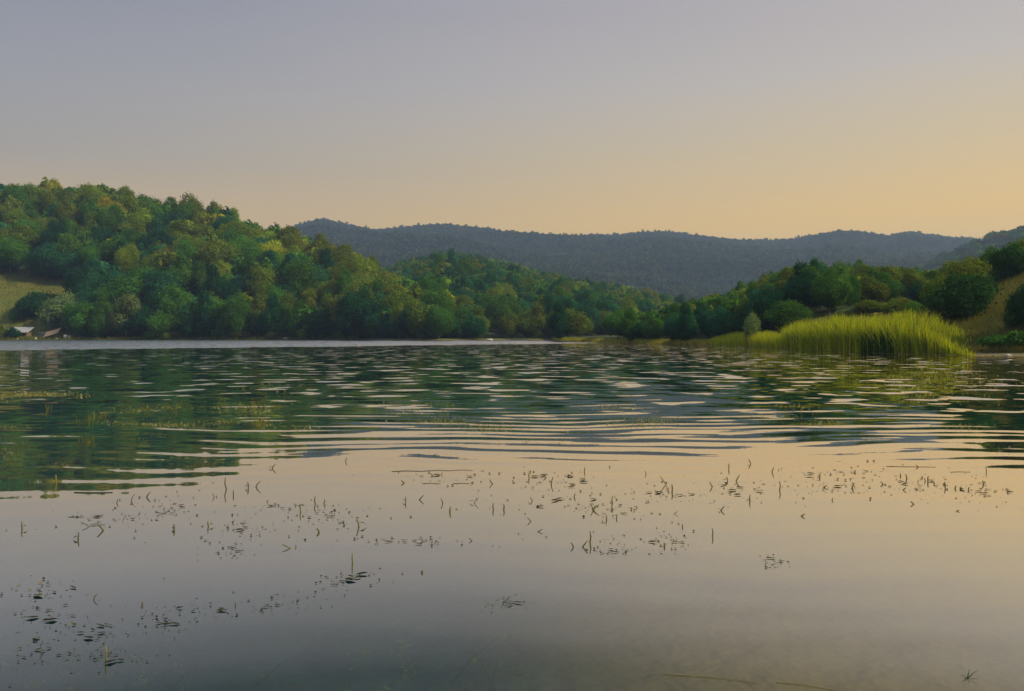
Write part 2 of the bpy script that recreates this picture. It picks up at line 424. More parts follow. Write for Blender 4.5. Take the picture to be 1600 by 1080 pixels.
def tube(pts, rad, sides=6):
    pts = np.asarray(pts, float); V = []; n = len(pts)
    for i in range(n):
        tdir = pts[min(i+1, n-1)]-pts[max(i-1, 0)]; tdir /= np.linalg.norm(tdir)+1e-9
        ref = np.array([1., 0, 0]) if abs(tdir[0]) < .8 else np.array([0, 1., 0])
        a = np.cross(tdir, ref); a /= np.linalg.norm(a); b = np.cross(tdir, a)
        for k in range(sides):
            w = 2*np.pi*k/sides; V.append(pts[i]+rad[i]*(a*np.cos(w)+b*np.sin(w)))
    Fc = [(i*sides+k, i*sides+(k+1) % sides, (i+1)*sides+(k+1) % sides, (i+1)*sides+k) for i in range(n-1) for k in range(sides)]
    return np.array(V), np.array(Fc)

def merge(parts):
    V, Fc, Cc, o = [], [], [], 0
    for p in parts:
        V.append(p[0]); Fc.append(p[1]+o); o += len(p[0])
        if len(p) > 2: Cc.append(p[2])
    return (np.vstack(V), np.vstack(Fc)) + ((np.vstack(Cc),) if Cc else ())

def trunk_arrays(seed, H_, r0, limbs=4, spread=.3):
    r = np.random.default_rng(seed)
    top = np.array([r.normal(0, .04)*H_, r.normal(0, .04)*H_, H_*.72])
    pts = [np.array([0, 0, -.6]), np.array([0, 0, H_*.12]), top*.5+np.array([r.normal(0, .1), r.normal(0, .1), 0]), top]
    parts = [tube(pts, [r0*1.25, r0, r0*.65, r0*.15])]
    for k in range(limbs):
        f = r.uniform(.3, .62); base = pts[1]*(1-f)+top*f
        a = r.uniform(0, 6.28); e = base+np.array([math.cos(a)*H_*spread, math.sin(a)*H_*spread, H_*r.uniform(.16, .3)])
        mid = (base+e)/2+np.array([0, 0, -.03*H_])
        parts.append(tube([base, mid, e], [r0*.45, r0*.3, r0*.08], 5))
    return merge(parts)

def crown_mesh(name, *a, **k):
    V, Fc, c = crown_arrays(*a, **k); m = mesh_np(name, V, Fc, c); m.materials.append(m_leaf); return m
def trunk_mesh(name, *a):
    V, Fc = trunk_arrays(*a); m = mesh_np(name, V, Fc, smooth=True); m.materials.append(m_bark); return m

# prototypes (unit size: crown radius 1-ish in metres at scale 1)
PROTO = []
for k, (kind, W_, H_, z0, nl, n, leaf) in enumerate([
        ('round', 6.6, 14.5, 2.4, 13, 12500, .40), ('round', 6.9, 13.2, 2.2, 15, 12500, .40), ('full', 6.2, 14.8, .8, 15, 13000, .39), ('full', 6.8, 13.0, .6, 16, 13000, .40),
        ('tall', 5.0, 16.5, 2.0, 13, 11500, .38), ('round', 5.8, 13.8, 2.6, 10, 10500, .38), ('full', 5.4, 15.4, .6, 14, 12500, .38), ('round', 7.4, 13.6, 2.8, 17, 14000, .41)]):
    PROTO.append((crown_mesh('crown', 100+k, W_, H_, z0, nl, n, leaf, kind), trunk_mesh('trunk', 200+k, H_, .27, 5, .24), W_, H_, kind))
BUSH = []
for k, (W_, H_, nl, n, leaf) in enumerate([(3.0, 4.6, 15, 9000, .20), (3.0, 3.9, 17, 9000, .20), (2.8, 5.4, 15, 9000, .20)]):
    BUSH.append((crown_mesh('crown', 300+k, W_, H_, .15, nl, n, leaf, 'full'), trunk_mesh('trunk', 320+k, H_, .10, 6, .26), W_, H_, 'full'))
SHRUB = [(crown_mesh('shrub', 340+k, 2.2, 2.6, .1, 10, 1500, .34, 'full'), None, 2.2, 2.6, 'full') for k in range(3)]

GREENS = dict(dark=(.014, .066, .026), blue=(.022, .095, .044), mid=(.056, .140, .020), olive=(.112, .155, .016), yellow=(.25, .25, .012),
              lime=(.155, .22, .018), pale=(.13, .19, .07), rust=(.120, .125, .022), bushdark=(.030, .085, .022), far=(.034, .062, .040), fardark=(.022, .048, .036), farwarm=(.056, .070, .036))  # far tones blued and greyed, haze put into the leaf colour
NAMEC = dict(dark='dark green', blue='blue-green', mid='mid green', olive='olive green', yellow='yellow', lime='bright lime green', pale='pale green', rust='rusty brown')

TREES = []   # dict(px, d, x, y, z, s, proto, col, zone, hill)
def hexfill(x0, x1, y0, y1, s, jit, r):
    out = []
    rows = int((y1-y0)/(s*.866))+1
    for q in range(rows):
        yy = y0+q*s*.866
        xs = np.arange(x0+(q % 2)*s/2, x1, s)
        out.append(np.stack([xs, np.full_like(xs, yy)], 1))
    p = np.vstack(out); return p+r.uniform(-jit, jit, p.shape)*s

def top_py(x, y, h): return HOR-(h-CAMZ)/y*F

r = np.random.default_rng(21)
def pick_colour(hill, px, py, f, r):  # lower slopes darker and bluer, hillside shade put into the crown colour
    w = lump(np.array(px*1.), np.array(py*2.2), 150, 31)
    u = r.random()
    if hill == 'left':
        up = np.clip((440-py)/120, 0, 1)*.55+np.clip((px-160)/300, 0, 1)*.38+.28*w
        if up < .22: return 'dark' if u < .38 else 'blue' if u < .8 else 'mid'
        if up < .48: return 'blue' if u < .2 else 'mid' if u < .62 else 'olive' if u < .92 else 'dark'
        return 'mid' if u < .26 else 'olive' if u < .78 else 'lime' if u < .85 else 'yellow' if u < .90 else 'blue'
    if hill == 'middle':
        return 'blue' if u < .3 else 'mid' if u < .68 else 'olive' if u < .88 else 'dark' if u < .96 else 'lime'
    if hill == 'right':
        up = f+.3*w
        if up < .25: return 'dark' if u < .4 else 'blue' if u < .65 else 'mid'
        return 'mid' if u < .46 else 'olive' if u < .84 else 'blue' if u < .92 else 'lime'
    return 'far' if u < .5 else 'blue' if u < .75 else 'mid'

def fill(hill, L, pxr, spacing, scale, dmax_extra, protos, f_off=0.):
    xs = [(p-800)/F*dd for p in pxr for dd in (60, 900)]
    dmx = max(lut(np.array(pxr, float), L['ridge']))+dmax_extra
    p = hexfill(min(xs), max(xs), 60, dmx, spacing, .33, r)
    px, d, _ = pxd(p[:, 0], p[:, 1])
    s = lut(px, SHORE); rd = lut(px, L['ridge'])
    f0 = FOOT[id(L)](s) if id(L) in FOOT else np.full_like(s, 520.)
    ok = (px > pxr[0]) & (px < pxr[1]) & (d > f0-8+f_off) & (d < rd+dmax_extra)
    p, px, d, f0, rd = p[ok], px[ok], d[ok], f0[ok], rd[ok]
    z = ground(p[:, 0], p[:, 1])
    for k in range(len(p)):
        if hill == 'left' and px[k] < 122 and d[k] < 334: continue
        if z[k] < .12: continue
        if hill == 'right' and px[k] > 1090 and d[k] < lut(px[k:k+1], SHORE)[0]+11: continue
        f = float(np.clip((d[k]-f0[k])/(rd[k]-f0[k]), -.1, 1.2))
        sc = scale*r.uniform(.76, 1.18)
        pr = protos[r.integers(len(protos))] if f > .16 else protos[r.choice([2, 3, 6])] if hill != 'far' else 0
        py = top_py(p[k, 0], p[k, 1], z[k]+PROTO[pr][3]*sc*.6)
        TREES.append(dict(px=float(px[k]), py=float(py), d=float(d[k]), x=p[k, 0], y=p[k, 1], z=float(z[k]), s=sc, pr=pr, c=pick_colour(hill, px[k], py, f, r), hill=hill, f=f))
ALLP = [0, 1, 2, 3, 4, 5, 6, 7]
fill('left', L1, (-160, 705), 9.8, .98, 22, ALLP)
fill('middle', L2, (560, 1150), 9.4, .68, 22, ALLP)
fill('right', L4, (958, 1760), 5.4, .385, 18, ALLP)
fill('far', L5, (1330, 1760), 12.5, .92, 20, ALLP)
for px in np.arange(134, 700, 21.):
    if 168 < px < 228 or px < 142: continue
    px += r.uniform(-6, 6); sd = float(lut(np.array([px]), SHORE)[0]); dd = sd+r.uniform(2.5, 7.)
    xx = (px-800)/F*dd; zz = float(ground(np.array([xx]), np.array([dd]))[0]); sc = r.uniform(.62, 1.05)
    TREES.append(dict(px=px, py=top_py(xx, dd, zz+14*sc*.6), d=dd, x=xx, y=dd, z=zz, s=sc, pr=int(r.choice([2, 3, 6])), c=r.choice(['dark', 'blue', 'dark', 'mid']) if px < 420 else r.choice(['dark', 'blue', 'mid', 'olive', 'mid']), hill='left', f=.02))
# keep the near right bank open
TREES = [q for q in TREES if not (q['hill'] == 'right' and q['px'] > 1395 and q['d'] < 135)]
TREES = [q for q in TREES if not (q['hill'] == 'right' and q['px'] > 1225 and q['d'] < 112)]

def recolour(px, py, c, s=None, pr=None):
    q = min((q for q in TREES), key=lambda q: (q['px']-px)**2+(q['py']-py)**2)
    q['c'] = c
    if s: q['s'] *= s
    if pr is not None: q['pr'] = pr
    q['key'] = 1
for a in [(133, 312, 'yellow'), (172, 330, 'yellow'), (103, 327, 'olive'), (335, 356, 'yellow'), (286, 380, 'yellow'), (480, 400, 'yellow'), (205, 415, 'lime'),
          (330, 425, 'lime'), (620, 470, 'lime'), (612, 505, 'lime', 1., 4), (690, 470, 'yellow'), (490, 435, 'rust'), (610, 425, 'olive'), (430, 345, 'lime'), (25, 298, 'lime'),
          (60, 310, 'olive'), (270, 400, 'rust'), (565, 420, 'lime')]:
    recolour(*a)

# hidden-from-view test is left to the size rule: nearest and largest first
def occluded_score(q): return q['s']*PROTO[q['pr']][2]/q['d']
# count how much of each tree stands clear of trees in front (coarse screen buffer)
buf = {}
order = sorted(TREES, key=lambda q: q['d'])
for q in order:
    W_, H_ = PROTO[q['pr']][2]*q['s'], PROTO[q['pr']][3]*q['s']
    x0 = int((q['px']-W_*.85/q['d']*F)//5); x1 = int((q['px']+W_*.85/q['d']*F)//5)
    y1 = int(top_py(0, q['d'], q['z'])//5); y0 = int(top_py(0, q['d'], q['z']+H_)//5)
    vis = 0
    for a in range(x0, x1+1):
        if not 0 <= a < 320: continue
        for b in range(y0, y1+1):
            if (a, b) not in buf: buf[(a, b)] = 1; vis += 1
    q['vis'] = vis
cand = sorted([q for q in TREES if q['vis'] > 3 and q['hill'] != 'far'], key=lambda q: -q['vis']-(1000 if q.get('key') else 0))
SINGLE = cand[:278]
ids = set(id(q) for q in SINGLE)
REST = [q for q in TREES if id(q) not in ids]

# labels: colour, hill and row, then counted from the left
def row_of(q):
    f = q['f']
    if q['hill'] == 'left':
        return ('shore row' if f < .12 else 'lower slope' if f < .36 else 'middle slope' if f < .6 else 'upper slope' if f < .86 else 'skyline') + ' of the left hill'
    if q['hill'] == 'middle':
        return ('shore row' if f < .1 else 'lower slope' if f < .4 else 'upper slope' if f < .85 else 'crest') + ' of the middle hill'
    return ('shore row' if f < .2 else 'lower slope' if f < .6 else 'upper slope' if f < .9 else 'crest') + ' of the right hill'
rows = {}
for q in SINGLE: rows.setdefault((q['c'], row_of(q)), []).append(q)
SHAPE = {'round': 'round-crowned', 'full': 'bushy', 'tall': 'tall narrow'}
for (c, rw), lst in rows.items():
    lst.sort(key=lambda q: q['px'])
    for k, q in enumerate(lst):
        which = 'only' if len(lst) == 1 else ordinal(k+1)
        tail = '' if len(lst) == 1 else ' from the left'
        q['label'] = f"{which} {NAMEC[c]} tree{tail}, {rw}, {SHAPE[PROTO[q['pr']][4]]}"

def place_tree(q, proto, name='tree', group=None, cat='tree', parts=True):
    cm, tm = proto[0], proto[1]
    e = bpy.data.objects.new(name, None); link(e)
    e.location = (q['x'], q['y'], q['z']); e.rotation_euler = (0, 0, q.get('rot', random.uniform(0, 6.28)))
    s = q['s']; w = q.get('w', random.uniform(.86, 1.2)); e.scale = (s*w, s*w*random.uniform(.85, 1.15), s*q.get('h', random.uniform(.88, 1.16) if 'w' not in q else 1.))
    e.empty_display_size = .5
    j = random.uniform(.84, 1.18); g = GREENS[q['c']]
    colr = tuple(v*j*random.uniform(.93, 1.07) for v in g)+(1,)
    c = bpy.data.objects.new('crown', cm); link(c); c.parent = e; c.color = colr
    if tm is not None:
        tk = bpy.data.objects.new('trunk', tm); link(tk); tk.parent = e
    tag(e, q['label'], cat, group)
    return e
for q in SINGLE:
    place_tree(q, PROTO[q['pr']], 'tree', {'left': 'trees on the left hill', 'middle': 'trees on the middle hill', 'right': 'trees on the right hill'}[q['hill']])

# everything smaller: one mass of forest
def mass(name, items, protos, label, bare=None):
    Vs, Fs, Cs, o = [], [], [], 0
    rr = np.random.default_rng(77)
    for q in items:
        V, Fc, c = protos[q['pr'] % len(protos)]
        a = rr.uniform(0, 6.28); ca, sa = math.cos(a), math.sin(a)
        s = q['s']; h = s*rr.uniform(.9, 1.1)
        Vs.append(np.stack([(V[:, 0]*ca-V[:, 1]*sa)*s+q['x'], (V[:, 0]*sa+V[:, 1]*ca)*s+q['y'], V[:, 2]*h+q['z']], 1).astype(np.float32))
        Fs.append(Fc+o); o += len(V)
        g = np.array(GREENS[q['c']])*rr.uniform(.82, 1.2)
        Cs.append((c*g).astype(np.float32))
    m = mesh_np(name, np.vstack(Vs), np.vstack(Fs), np.vstack(Cs)); m.materials.append(m_leaf)
    return tag(obj(name, m), label, None, None, 'stuff')
LOW = [crown_arrays(400+k, W_, H_, z0, nl, n, leaf, kind) for k, (kind, W_, H_, z0, nl, n, leaf) in enumerate([
    ('round', 6.6, 14.5, 2.4, 13, 900, 1.25), ('round', 7.0, 13.2, 2.2, 14, 900, 1.25), ('full', 6.4, 14., 1., 14, 900, 1.2), ('tall', 5.2, 16., 2., 12, 800, 1.15)])]
for k in range(46):     # the wooded bank carries on beyond the frame
    px = r.uniform(1660, 2700); dd = r.uniform(62, 150)*(1-.12*(px-1660)/1000); xx = (px-800)/F*dd
    zz = float(ground(np.array([xx]), np.array([dd]))[0])
    if zz > .4: REST.append(dict(x=xx, y=dd, z=zz, s=r.uniform(.3, .5), pr=int(r.integers(4)), c=r.choice(['dark', 'mid', 'olive'])))
mass('forest', REST, LOW, 'woodland filling the gaps between the trees on the hills')

# far ridge: thousands of crowns, nobody could count them
r = np.random.default_rng(5)
p = hexfill(-1500, 1900, 800, 1960, 9.6, .36, r)
px, d, _ = pxd(p[:, 0], p[:, 1])
ok = (px > 380) & (px < 1680) & (d < 1900)
p, px, d = p[ok], px[ok], d[ok]
z = ground(p[:, 0], p[:, 1])
# drop what the nearer hills hide
pyt = HOR-(z+10-CAMZ)/d*F
front = np.maximum.reduce([HOR-0*px, ])
lim = np.interp(px, [380, 500, 590, 640, 700, 760, 830, 960, 1070, 1110, 1170, 1260, 1420, 1500, 1600, 1700], [430, 440, 440, 420, 405, 415, 435, 460, 490, 495, 455, 430, 435, 405, 372, 360])
ok = pyt < lim
p, z, px, pyt = p[ok], z[ok], px[ok], pyt[ok]
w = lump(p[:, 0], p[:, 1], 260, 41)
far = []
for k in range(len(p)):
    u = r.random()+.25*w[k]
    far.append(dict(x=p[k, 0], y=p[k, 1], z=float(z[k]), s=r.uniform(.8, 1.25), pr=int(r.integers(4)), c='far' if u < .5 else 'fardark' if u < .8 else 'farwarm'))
TINY = [crown_arrays(500+k, 5.2, 9.5+k, 1.0, 6, 40, 3.0, 'round') for k in range(4)]
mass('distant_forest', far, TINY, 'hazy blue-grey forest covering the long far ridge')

# ------------------------------------------------------------------ single trees and bushes near the shore
def put(px, d, top, halfw, c, proto, name, label, cat, group=None, sink=.1):
    x, y = (px-800)/F*d, d
    z = float(ground(np.array([x]), np.array([y]))[0])
    ht = CAMZ+(HOR-top)/F*d-z
    W_, H_ = proto[2], proto[3]
    s = ht/H_
    q = dict(x=x, y=y, z=z-sink*s, s=s, w=(halfw/F*d)/W_/s, c=c, label=label)
    return place_tree(q, proto, name, group, cat)
G = 'bushes on the right bank'
put(1497, 79, 428, 50, 'bushdark', BUSH[1], 'bush', 'large dark round bush on the grassy bank behind the reeds', 'bush', G)
put(1512, 92, 400, 40, 'olive', BUSH[0], 'bush', 'olive bush rising just behind the large dark round bush', 'bush', G)
put(1474, 88, 432, 27, 'olive', BUSH[2], 'bush', 'olive bush at the left shoulder of the large dark bush', 'bush', G)
put(1578, 93, 384, 32, 'bushdark', BUSH[2], 'bush', 'dark bush on top of the bare grassy slope, right edge', 'bush', G)
put(1545, 104, 386, 34, 'mid', BUSH[0], 'bush', 'soft mid green bush left of the dark hilltop bush', 'bush', G)
put(1606, 100, 372, 30, 'olive', BUSH[1], 'bush', 'olive bush behind the dark hilltop bush, cut by the right edge', 'bush', G)
put(1598, 68, 440, 27, 'bushdark', BUSH[0], 'bush', 'dark bush low on the slope, cut by the right edge', 'bush', G)
put(1443, 122, 441, 17, 'dark', BUSH[1], 'bush', 'small dark bush left of the olive bushes above the reeds', 'bush', G)
put(1400, 108, 466, 26, 'olive', BUSH[1], 'bush', 'low olive bush above the middle of the tall reeds', 'bush', G)
put(1432, 100, 470, 18, 'mid', BUSH[0], 'bush', 'low green bush between the reeds and the dry bank crest', 'bush', G)
put(1360, 112, 470, 24, 'olive', BUSH[2], 'bush', 'low olive bush above the left half of the tall reeds', 'bush', G)
put(1330, 114, 482, 20, 'pale', BUSH[1], 'bush', 'pale low bush above the left end of the tall reeds', 'bush', G)
put(1560, 66, 522, 26, 'mid', SHRUB[0], 'shrub', 'low green shrub at the foot of the bare grassy slope', 'shrub', G)
put(1597, 64, 516, 22, 'mid', SHRUB[1], 'shrub', 'low green shrub at the waterline, cut by the right edge', 'shrub', G)
put(1176, 112, 491, 11, 'pale', BUSH[2], 'tree', 'small pale conical tree standing alone behind the low reeds', 'tree')
put(100, 299, 459, 27, 'pale', BUSH[2], 'tree', 'pale green rounded tree right of the shed on the left shore', 'tree')
put(58, 308, 456, 29, 'dark', BUSH[1], 'bush', 'dark green hedge-like bush on the meadow above the shed', 'bush')
put(30, 306, 476, 13, 'mid', BUSH[0], 'bush', 'small green bush at the meadow edge left of the dark hedge-like bush', 'bush')
put(20, 289, 512, 12, 'dark', SHRUB[2], 'shrub', 'small dark shrub in front of the grey-roofed shed', 'shrub')
put(4, 296, 508, 9, 'olive', SHRUB[1], 'shrub', 'olive shrub at the left edge of the picture beside the shed', 'shrub')
put(197, 288, 453, 27, 'pale', PROTO[5], 'tree', 'pale feathery tree standing out from the dark left shore trees', 'tree')
k = 0
words_ = ['dark', 'mid', 'olive', 'mid', 'rust', 'olive', 'lime', 'mid', 'olive']
spots = [(150, 518, 14), (243, 516, 16), (270, 517, 14), (345, 512, 14), (372, 516, 16), (430, 516, 12), (478, 510, 14), (500, 509, 15), (528, 517, 7)]
txt = ['low dark shrub on the left shore just right of the pale tree', 'low green shrub under the dark trees, left half of left shore', 'low olive shrub beside the green one under the dark trees',
       'green waterside shrub near the middle of the left shore', 'rusty waterside shrub near the middle of the left shore', 'olive shrub just left of the bare earth patch on the left shore',
       'lime shrub just right of the bare earth patch', 'green shrub between the lime ones on the left shore', 'tiny olive shrub at the right end of the left shore shrubs']
for (a, b, hw), c, l in zip(spots, words_, txt):
    dd = float(lut(np.array([float(a)]), SHORE)[0])+3
    put(a, dd, b, hw, c, SHRUB[k % 3], 'shrub', l, 'shrub', 'shrubs along the left shore'); k += 1
# reddish half-bare tree on the right skyline
q = dict(x=(1558-800)/F*830, y=830., c='rust', s=1.35, h=.62, label='reddish half-bare tree with pale limbs on the right skyline')
q['z'] = CAMZ+(HOR-378)/F*830-3.5
V, Fc, c = crown_arrays(611, 6.5, 15, 6, 9, 900, .9, 'round')
cm = mesh_np('crown', V, Fc, c); cm.materials.append(m_leaf)
m_pale = simple('pale_dead_wood', (.42, .36, .28), (.6, .54, .45), 2.)
V, Fc = trunk_arrays(612, 20, .55, 9, .32); tm = mesh_np('trunk', V, Fc, smooth=True); tm.materials.append(m_pale)
place_tree(q, (cm, tm, 6.5, 15, 'round'), 'tree', None, 'tree')

# ------------------------------------------------------------------ reeds and grasses
def blades(P, hgt, wid, r, lean=.12, colA=(.16, .17, .014), colB=(.07, .11, .012), segs=3, bend=.25):
    n = len(P); a = r.uniform(0, 6.28, n); ld = r.uniform(0, 6.28, n)
    side = np.stack([np.cos(a), np.sin(a), 0*a], 1)
    ldv = np.stack([np.cos(ld), np.sin(ld), 0*ld], 1)
    h = hgt; ln = r.normal(0, lean, n); bd = np.abs(r.normal(0, bend, n))
    rows = []
    for k in range(segs+1):
        f = k/segs
        c = P+ldv*((ln*f+bd*f*f)*h)[:, None]; c[:, 2] += h*f*(1-.12*bd*f)
        w = (wid*(1-f**1.6*.86)/2)[:, None] if hasattr(wid, '__len__') else wid*(1-f**1.6*.86)/2
        rows += [c-side*w, c+side*w]
    V = np.stack(rows, 1).reshape(-1, 3); m = 2*(segs+1)
    base = (np.arange(n)*m)[:, None]
    Fc = np.concatenate([base+np.array([2*k, 2*k+1, 2*k+3, 2*k+2]) for k in range(segs)], 0)
    tt = r.random(n)[:, None]; cc = np.array(colA)*tt+np.array(colB)*(1-tt); cc = cc*r.uniform(.7, 1.3, (n, 1))
    return V, Fc, np.repeat(cc, m, axis=0)
def stuff(name, arrs, mat, label):
    V, Fc, c = merge(arrs) if isinstance(arrs, list) else arrs
    m = mesh_np(name, V, Fc, c); m.materials.append(mat)
    return tag(obj(name, m), label, None, None, 'stuff')
def bed_pts(pxa, pxb, d0, d1, n, r, clump=0.):
    px = r.uniform(pxa, pxb, n); s = lut(px, SHORE)
    dd = s+d0+(d1-d0)*r.random(n)**1.3
    x = (px-800)/F*dd; y = dd; z = ground(x, y)
    return px, np.stack([x, y, z], 1)
r = np.random.default_rng(9)
px, P = bed_pts(1222, 1525, -.6, 9., 11000, r)
hh = CAMZ+(HOR-np.interp(px, [1222, 1240, 1262, 1300, 1330, 1400, 1440, 1465, 1490, 1525], [519, 508, 503, 499, 497, 496, 500, 512, 531, 551]))/F*(P[:, 1]*.6+.4*lut(px, SHORE))
hh = hh*(1+.10*lump(px, 0*px, 60, 3)+.06*lump(px, 0*px, 17, 4))*r.uniform(.62, 1.06, len(px))*np.where(px > 1470, r.uniform(.5, 1.1, len(px)), 1)
P[:, 2] -= .1
px2, P2 = bed_pts(1345, 1397, -.9, .6, 420, r); P2[:, 2] = np.maximum(P2[:, 2], -.1)  # shaded gap in the reeds drawn as darker green front blades
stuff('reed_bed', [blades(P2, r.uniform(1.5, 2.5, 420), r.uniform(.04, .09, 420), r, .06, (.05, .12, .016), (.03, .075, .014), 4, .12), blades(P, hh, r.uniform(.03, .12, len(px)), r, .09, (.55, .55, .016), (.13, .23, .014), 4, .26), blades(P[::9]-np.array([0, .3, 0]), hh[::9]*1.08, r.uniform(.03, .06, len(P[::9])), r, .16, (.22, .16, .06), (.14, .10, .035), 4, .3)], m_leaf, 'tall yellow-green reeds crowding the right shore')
px, P = bed_pts(1108, 1232, -.6, 9., 5500, r)
hh = np.interp(px, [1108, 1120, 1150, 1205, 1232], [.5, 1.1, 1.7, 1.75, 1.0])*r.uniform(.7, 1.1, len(px)); P[:, 2] -= .1
stuff('low_reed_bed', [blades(P, hh, r.uniform(.04, .09, len(px)), r, .09, (.50, .48, .016), (.20, .28, .016), 3, .25)], m_leaf, 'lower yellow reeds left of the tall reeds')
px, P = bed_pts(862, 1115, -.3, 6., 6500, r)
hh = np.interp(px, [862, 900, 1060, 1115], [.6, .6, .45, .5])*r.uniform(.5, 1.2, len(px))
stuff('shore_grass', [blades(P, hh, r.uniform(.05, .14, len(px)), r, .2, (.38, .32, .04), (.17, .20, .03), 2, .3)], m_leaf, 'thin strip of dry grass along the far right waterline')
px, P = bed_pts(1380, 1900, 1.5, 46., 42000, r)
ok = P[:, 2] > .15; P, px = P[ok], px[ok]
hh = r.uniform(.25, .75, len(P))
w = lump(P[:, 0], P[:, 1], 9, 8)
a_ = blades(P, hh, r.uniform(.03, .07, len(P)), r, .25, (.20, .155, .045), (.085, .115, .022), 2, .4)
stuff('bank_grass', [a_], m_leaf, 'dry tufted grass covering the right bank slope')
px, P = bed_pts(-60, 560, -.3, 7., 5000, r)
hh = r.uniform(.3, 1.2, len(P))
a1 = blades(P, hh, r.uniform(.15, .3, len(P)), r, .25, (.17, .16, .03), (.07, .11, .02), 2, .4)
px, P = bed_pts(-60, 128, 2., 52., 7000, r)
a2 = blades(P, r.uniform(.3, .9, len(P)), r.uniform(.15, .3, len(P)), r, .25, (.20, .18, .035), (.11, .14, .022), 2, .4)
stuff('meadow_grass', [a1, a2], m_leaf, 'dry grass of the small meadow and edge of the left shore')

# ------------------------------------------------------------------ shed, shelter and things on the left shore
def hull(name, quads, mat, parent, thick=None):
    """boxes given as (cx,cy,cz,sx,sy,sz,rotx,roty,rotz)"""
    bm = bmesh.new()
    import mathutils
    for (cx, cy, cz, sx, sy, sz, rx, ry, rz) in quads:
        M = mathutils.Matrix.Translation((cx, cy, cz)) @ mathutils.Euler((rx, ry, rz)).to_matrix().to_4x4() @ mathutils.Matrix.Diagonal((sx, sy, sz, 1))
        bmesh.ops.create_cube(bm, size=1, matrix=M)
    bmesh.ops.bevel(bm, geom=list(bm.edges), offset=.012, segments=1, affect='EDGES')
    m = bpy.data.meshes.new(name); bm.to_mesh(m); bm.free(); m.materials.append(mat)
    return obj(name, m, None, parent)
def base(name, px, d, rz=0., dz=0.):
    x = (px-800)/F*d; z = float(ground(np.array([x]), np.array([d*1.]))[0])+dz
    e = bpy.data.objects.new(name, None); link(e); e.location = (x, d, z); e.rotation_euler = (0, 0, rz); return e
m_tin = simple('weathered_tin', (.20, .20, .235), (.33, .32, .36), 1.2, .6)
m_wood = simple('old_planks', (.11, .08, .05), (.20, .145, .085), 3., .85)
m_tarp = simple('dark_blue_tarp', (.02, .035, .05), (.04, .06, .08), 2., .5)
m_brown = simple('rusty_sheet', (.20, .125, .075), (.33, .21, .13), 1.5, .8)
m_white = simple('white_plastic', (.45, .47, .48), (.55, .55, .55), 3., .4)
m_greyp = simple('grey_plastic', (.28, .33, .38), (.38, .42, .46), 3., .5)
m_stone = simple('pale_stone', (.34, .31, .26), (.55, .5, .42), 2.5, .9)
PXM = 292/F      # metres per photo pixel out there
sh = base('shed', 30, 292, .05)
tag(sh, 'small open shed with a sloping grey tin roof on the left shore', 'shed')
for sx in (-1, 1):
    hull('post', [(sx*3.3, -1.5, 1.1, .22, .22, 2.3, 0, 0, 0)], m_wood, sh); hull('post', [(sx*3.3, 1.6, 1.8, .22, .22, 3.6, 0, 0, 0)], m_wood, sh)
hull('roof', [(0.2, .0, 3.05, 8.2, 4.9, .09, math.radians(24), 0, 0)]+[(-3.6+k*.75, 0, 3.10, .10, 4.9, .07, math.radians(24), 0, 0) for k in range(11)], m_tin, sh)
hull('eave_board', [(0.2, -2.2, 1.95, 8.0, .1, .35, 0, 0, 0)], m_wood, sh)
hull('back_wall', [(0, 1.66, 1.35, 6.3, .1, 2.7, 0, 0, 0)], m_wood, sh)
hull('side_wall', [(3.45, 0, 1.0, .1, 2.8, 2.0, 0, 0, 0)], m_wood, sh)
st = base('lean_to', 78, 289, -.12, .25)
tag(st, 'low lean-to with a brown sheet roof and dark tarp end, right of shed', 'lean-to')
hull('roof_sheet', [(.6, 0, 1.9, 6.4, 3.6, .10, math.radians(36), math.radians(-15), 0)], m_brown, st)
hull('tarp', [(-2.35, -1.0, .95, 1.5, .12, 2.1, math.radians(-12), math.radians(24), 0), (-2.9, .5, .95, .12, 2.6, 2.1, 0, math.radians(20), 0)], m_tarp, st)
hull('tarp_edge', [(-2.7, -1.0, 2.0, 2.2, .16, .16, 0, math.radians(6), 0)], m_tin, st)
for (a, b, h) in ((3.2, -1.2, 1.9), (3.2, 1.2, 2.4), (-1.2, 1.2, 1.6)): hull('post', [(a, b, h/2, .18, .18, h, 0, 0, 0)], m_wood, st)
def barrel(name, px, d, hgt, rad, mat, label, lidmat, rings=True):
    e = base(name, px, d); tag(e, label, 'barrel', 'barrels at the waterside')
    prof = [(0, 0), (rad*.92, 0), (rad, hgt*.06), (rad*.98, hgt*.3), (rad*1.05, hgt*.34), (rad, hgt*.38), (rad, hgt*.62), (rad*1.05, hgt*.66), (rad*.98, hgt*.7), (rad*.98, hgt*.95), (rad*.9, hgt)]
    V = [(pr*math.cos(6.2832*k/14), pr*math.sin(6.2832*k/14), z) for pr, z in prof for k in range(14)]
    Fc = [(q*14+k, q*14+(k+1) % 14, (q+1)*14+(k+1) % 14, (q+1)*14+k) for q in range(len(prof)-1) for k in range(14)]
    m = mesh_np('body', V, Fc, smooth=True); m.materials.append(mat); obj('body', m, None, e)
    V = [(pr*math.cos(6.2832*k/14), pr*math.sin(6.2832*k/14), z) for pr, z in ((rad*.97, hgt*.965), (rad*.97, hgt*1.04), (rad*.85, hgt*1.06), (.001, hgt*1.06)) for k in range(14)]
    Fc = [(q*14+k, q*14+(k+1) % 14, (q+1)*14+(k+1) % 14, (q+1)*14+k) for q in range(3) for k in range(14)]
    m = mesh_np('lid', V, Fc, smooth=True); m.materials.append(lidmat); obj('lid', m, None, e)
barrel('barrel', 102, 288.5, 1.35, .55, m_white, 'white barrel on the left shore right of the lean-to', m_white)
barrel('barrel', 108, 288, 1.1, .45, m_greyp, 'grey-blue barrel beside the white barrel', m_greyp)
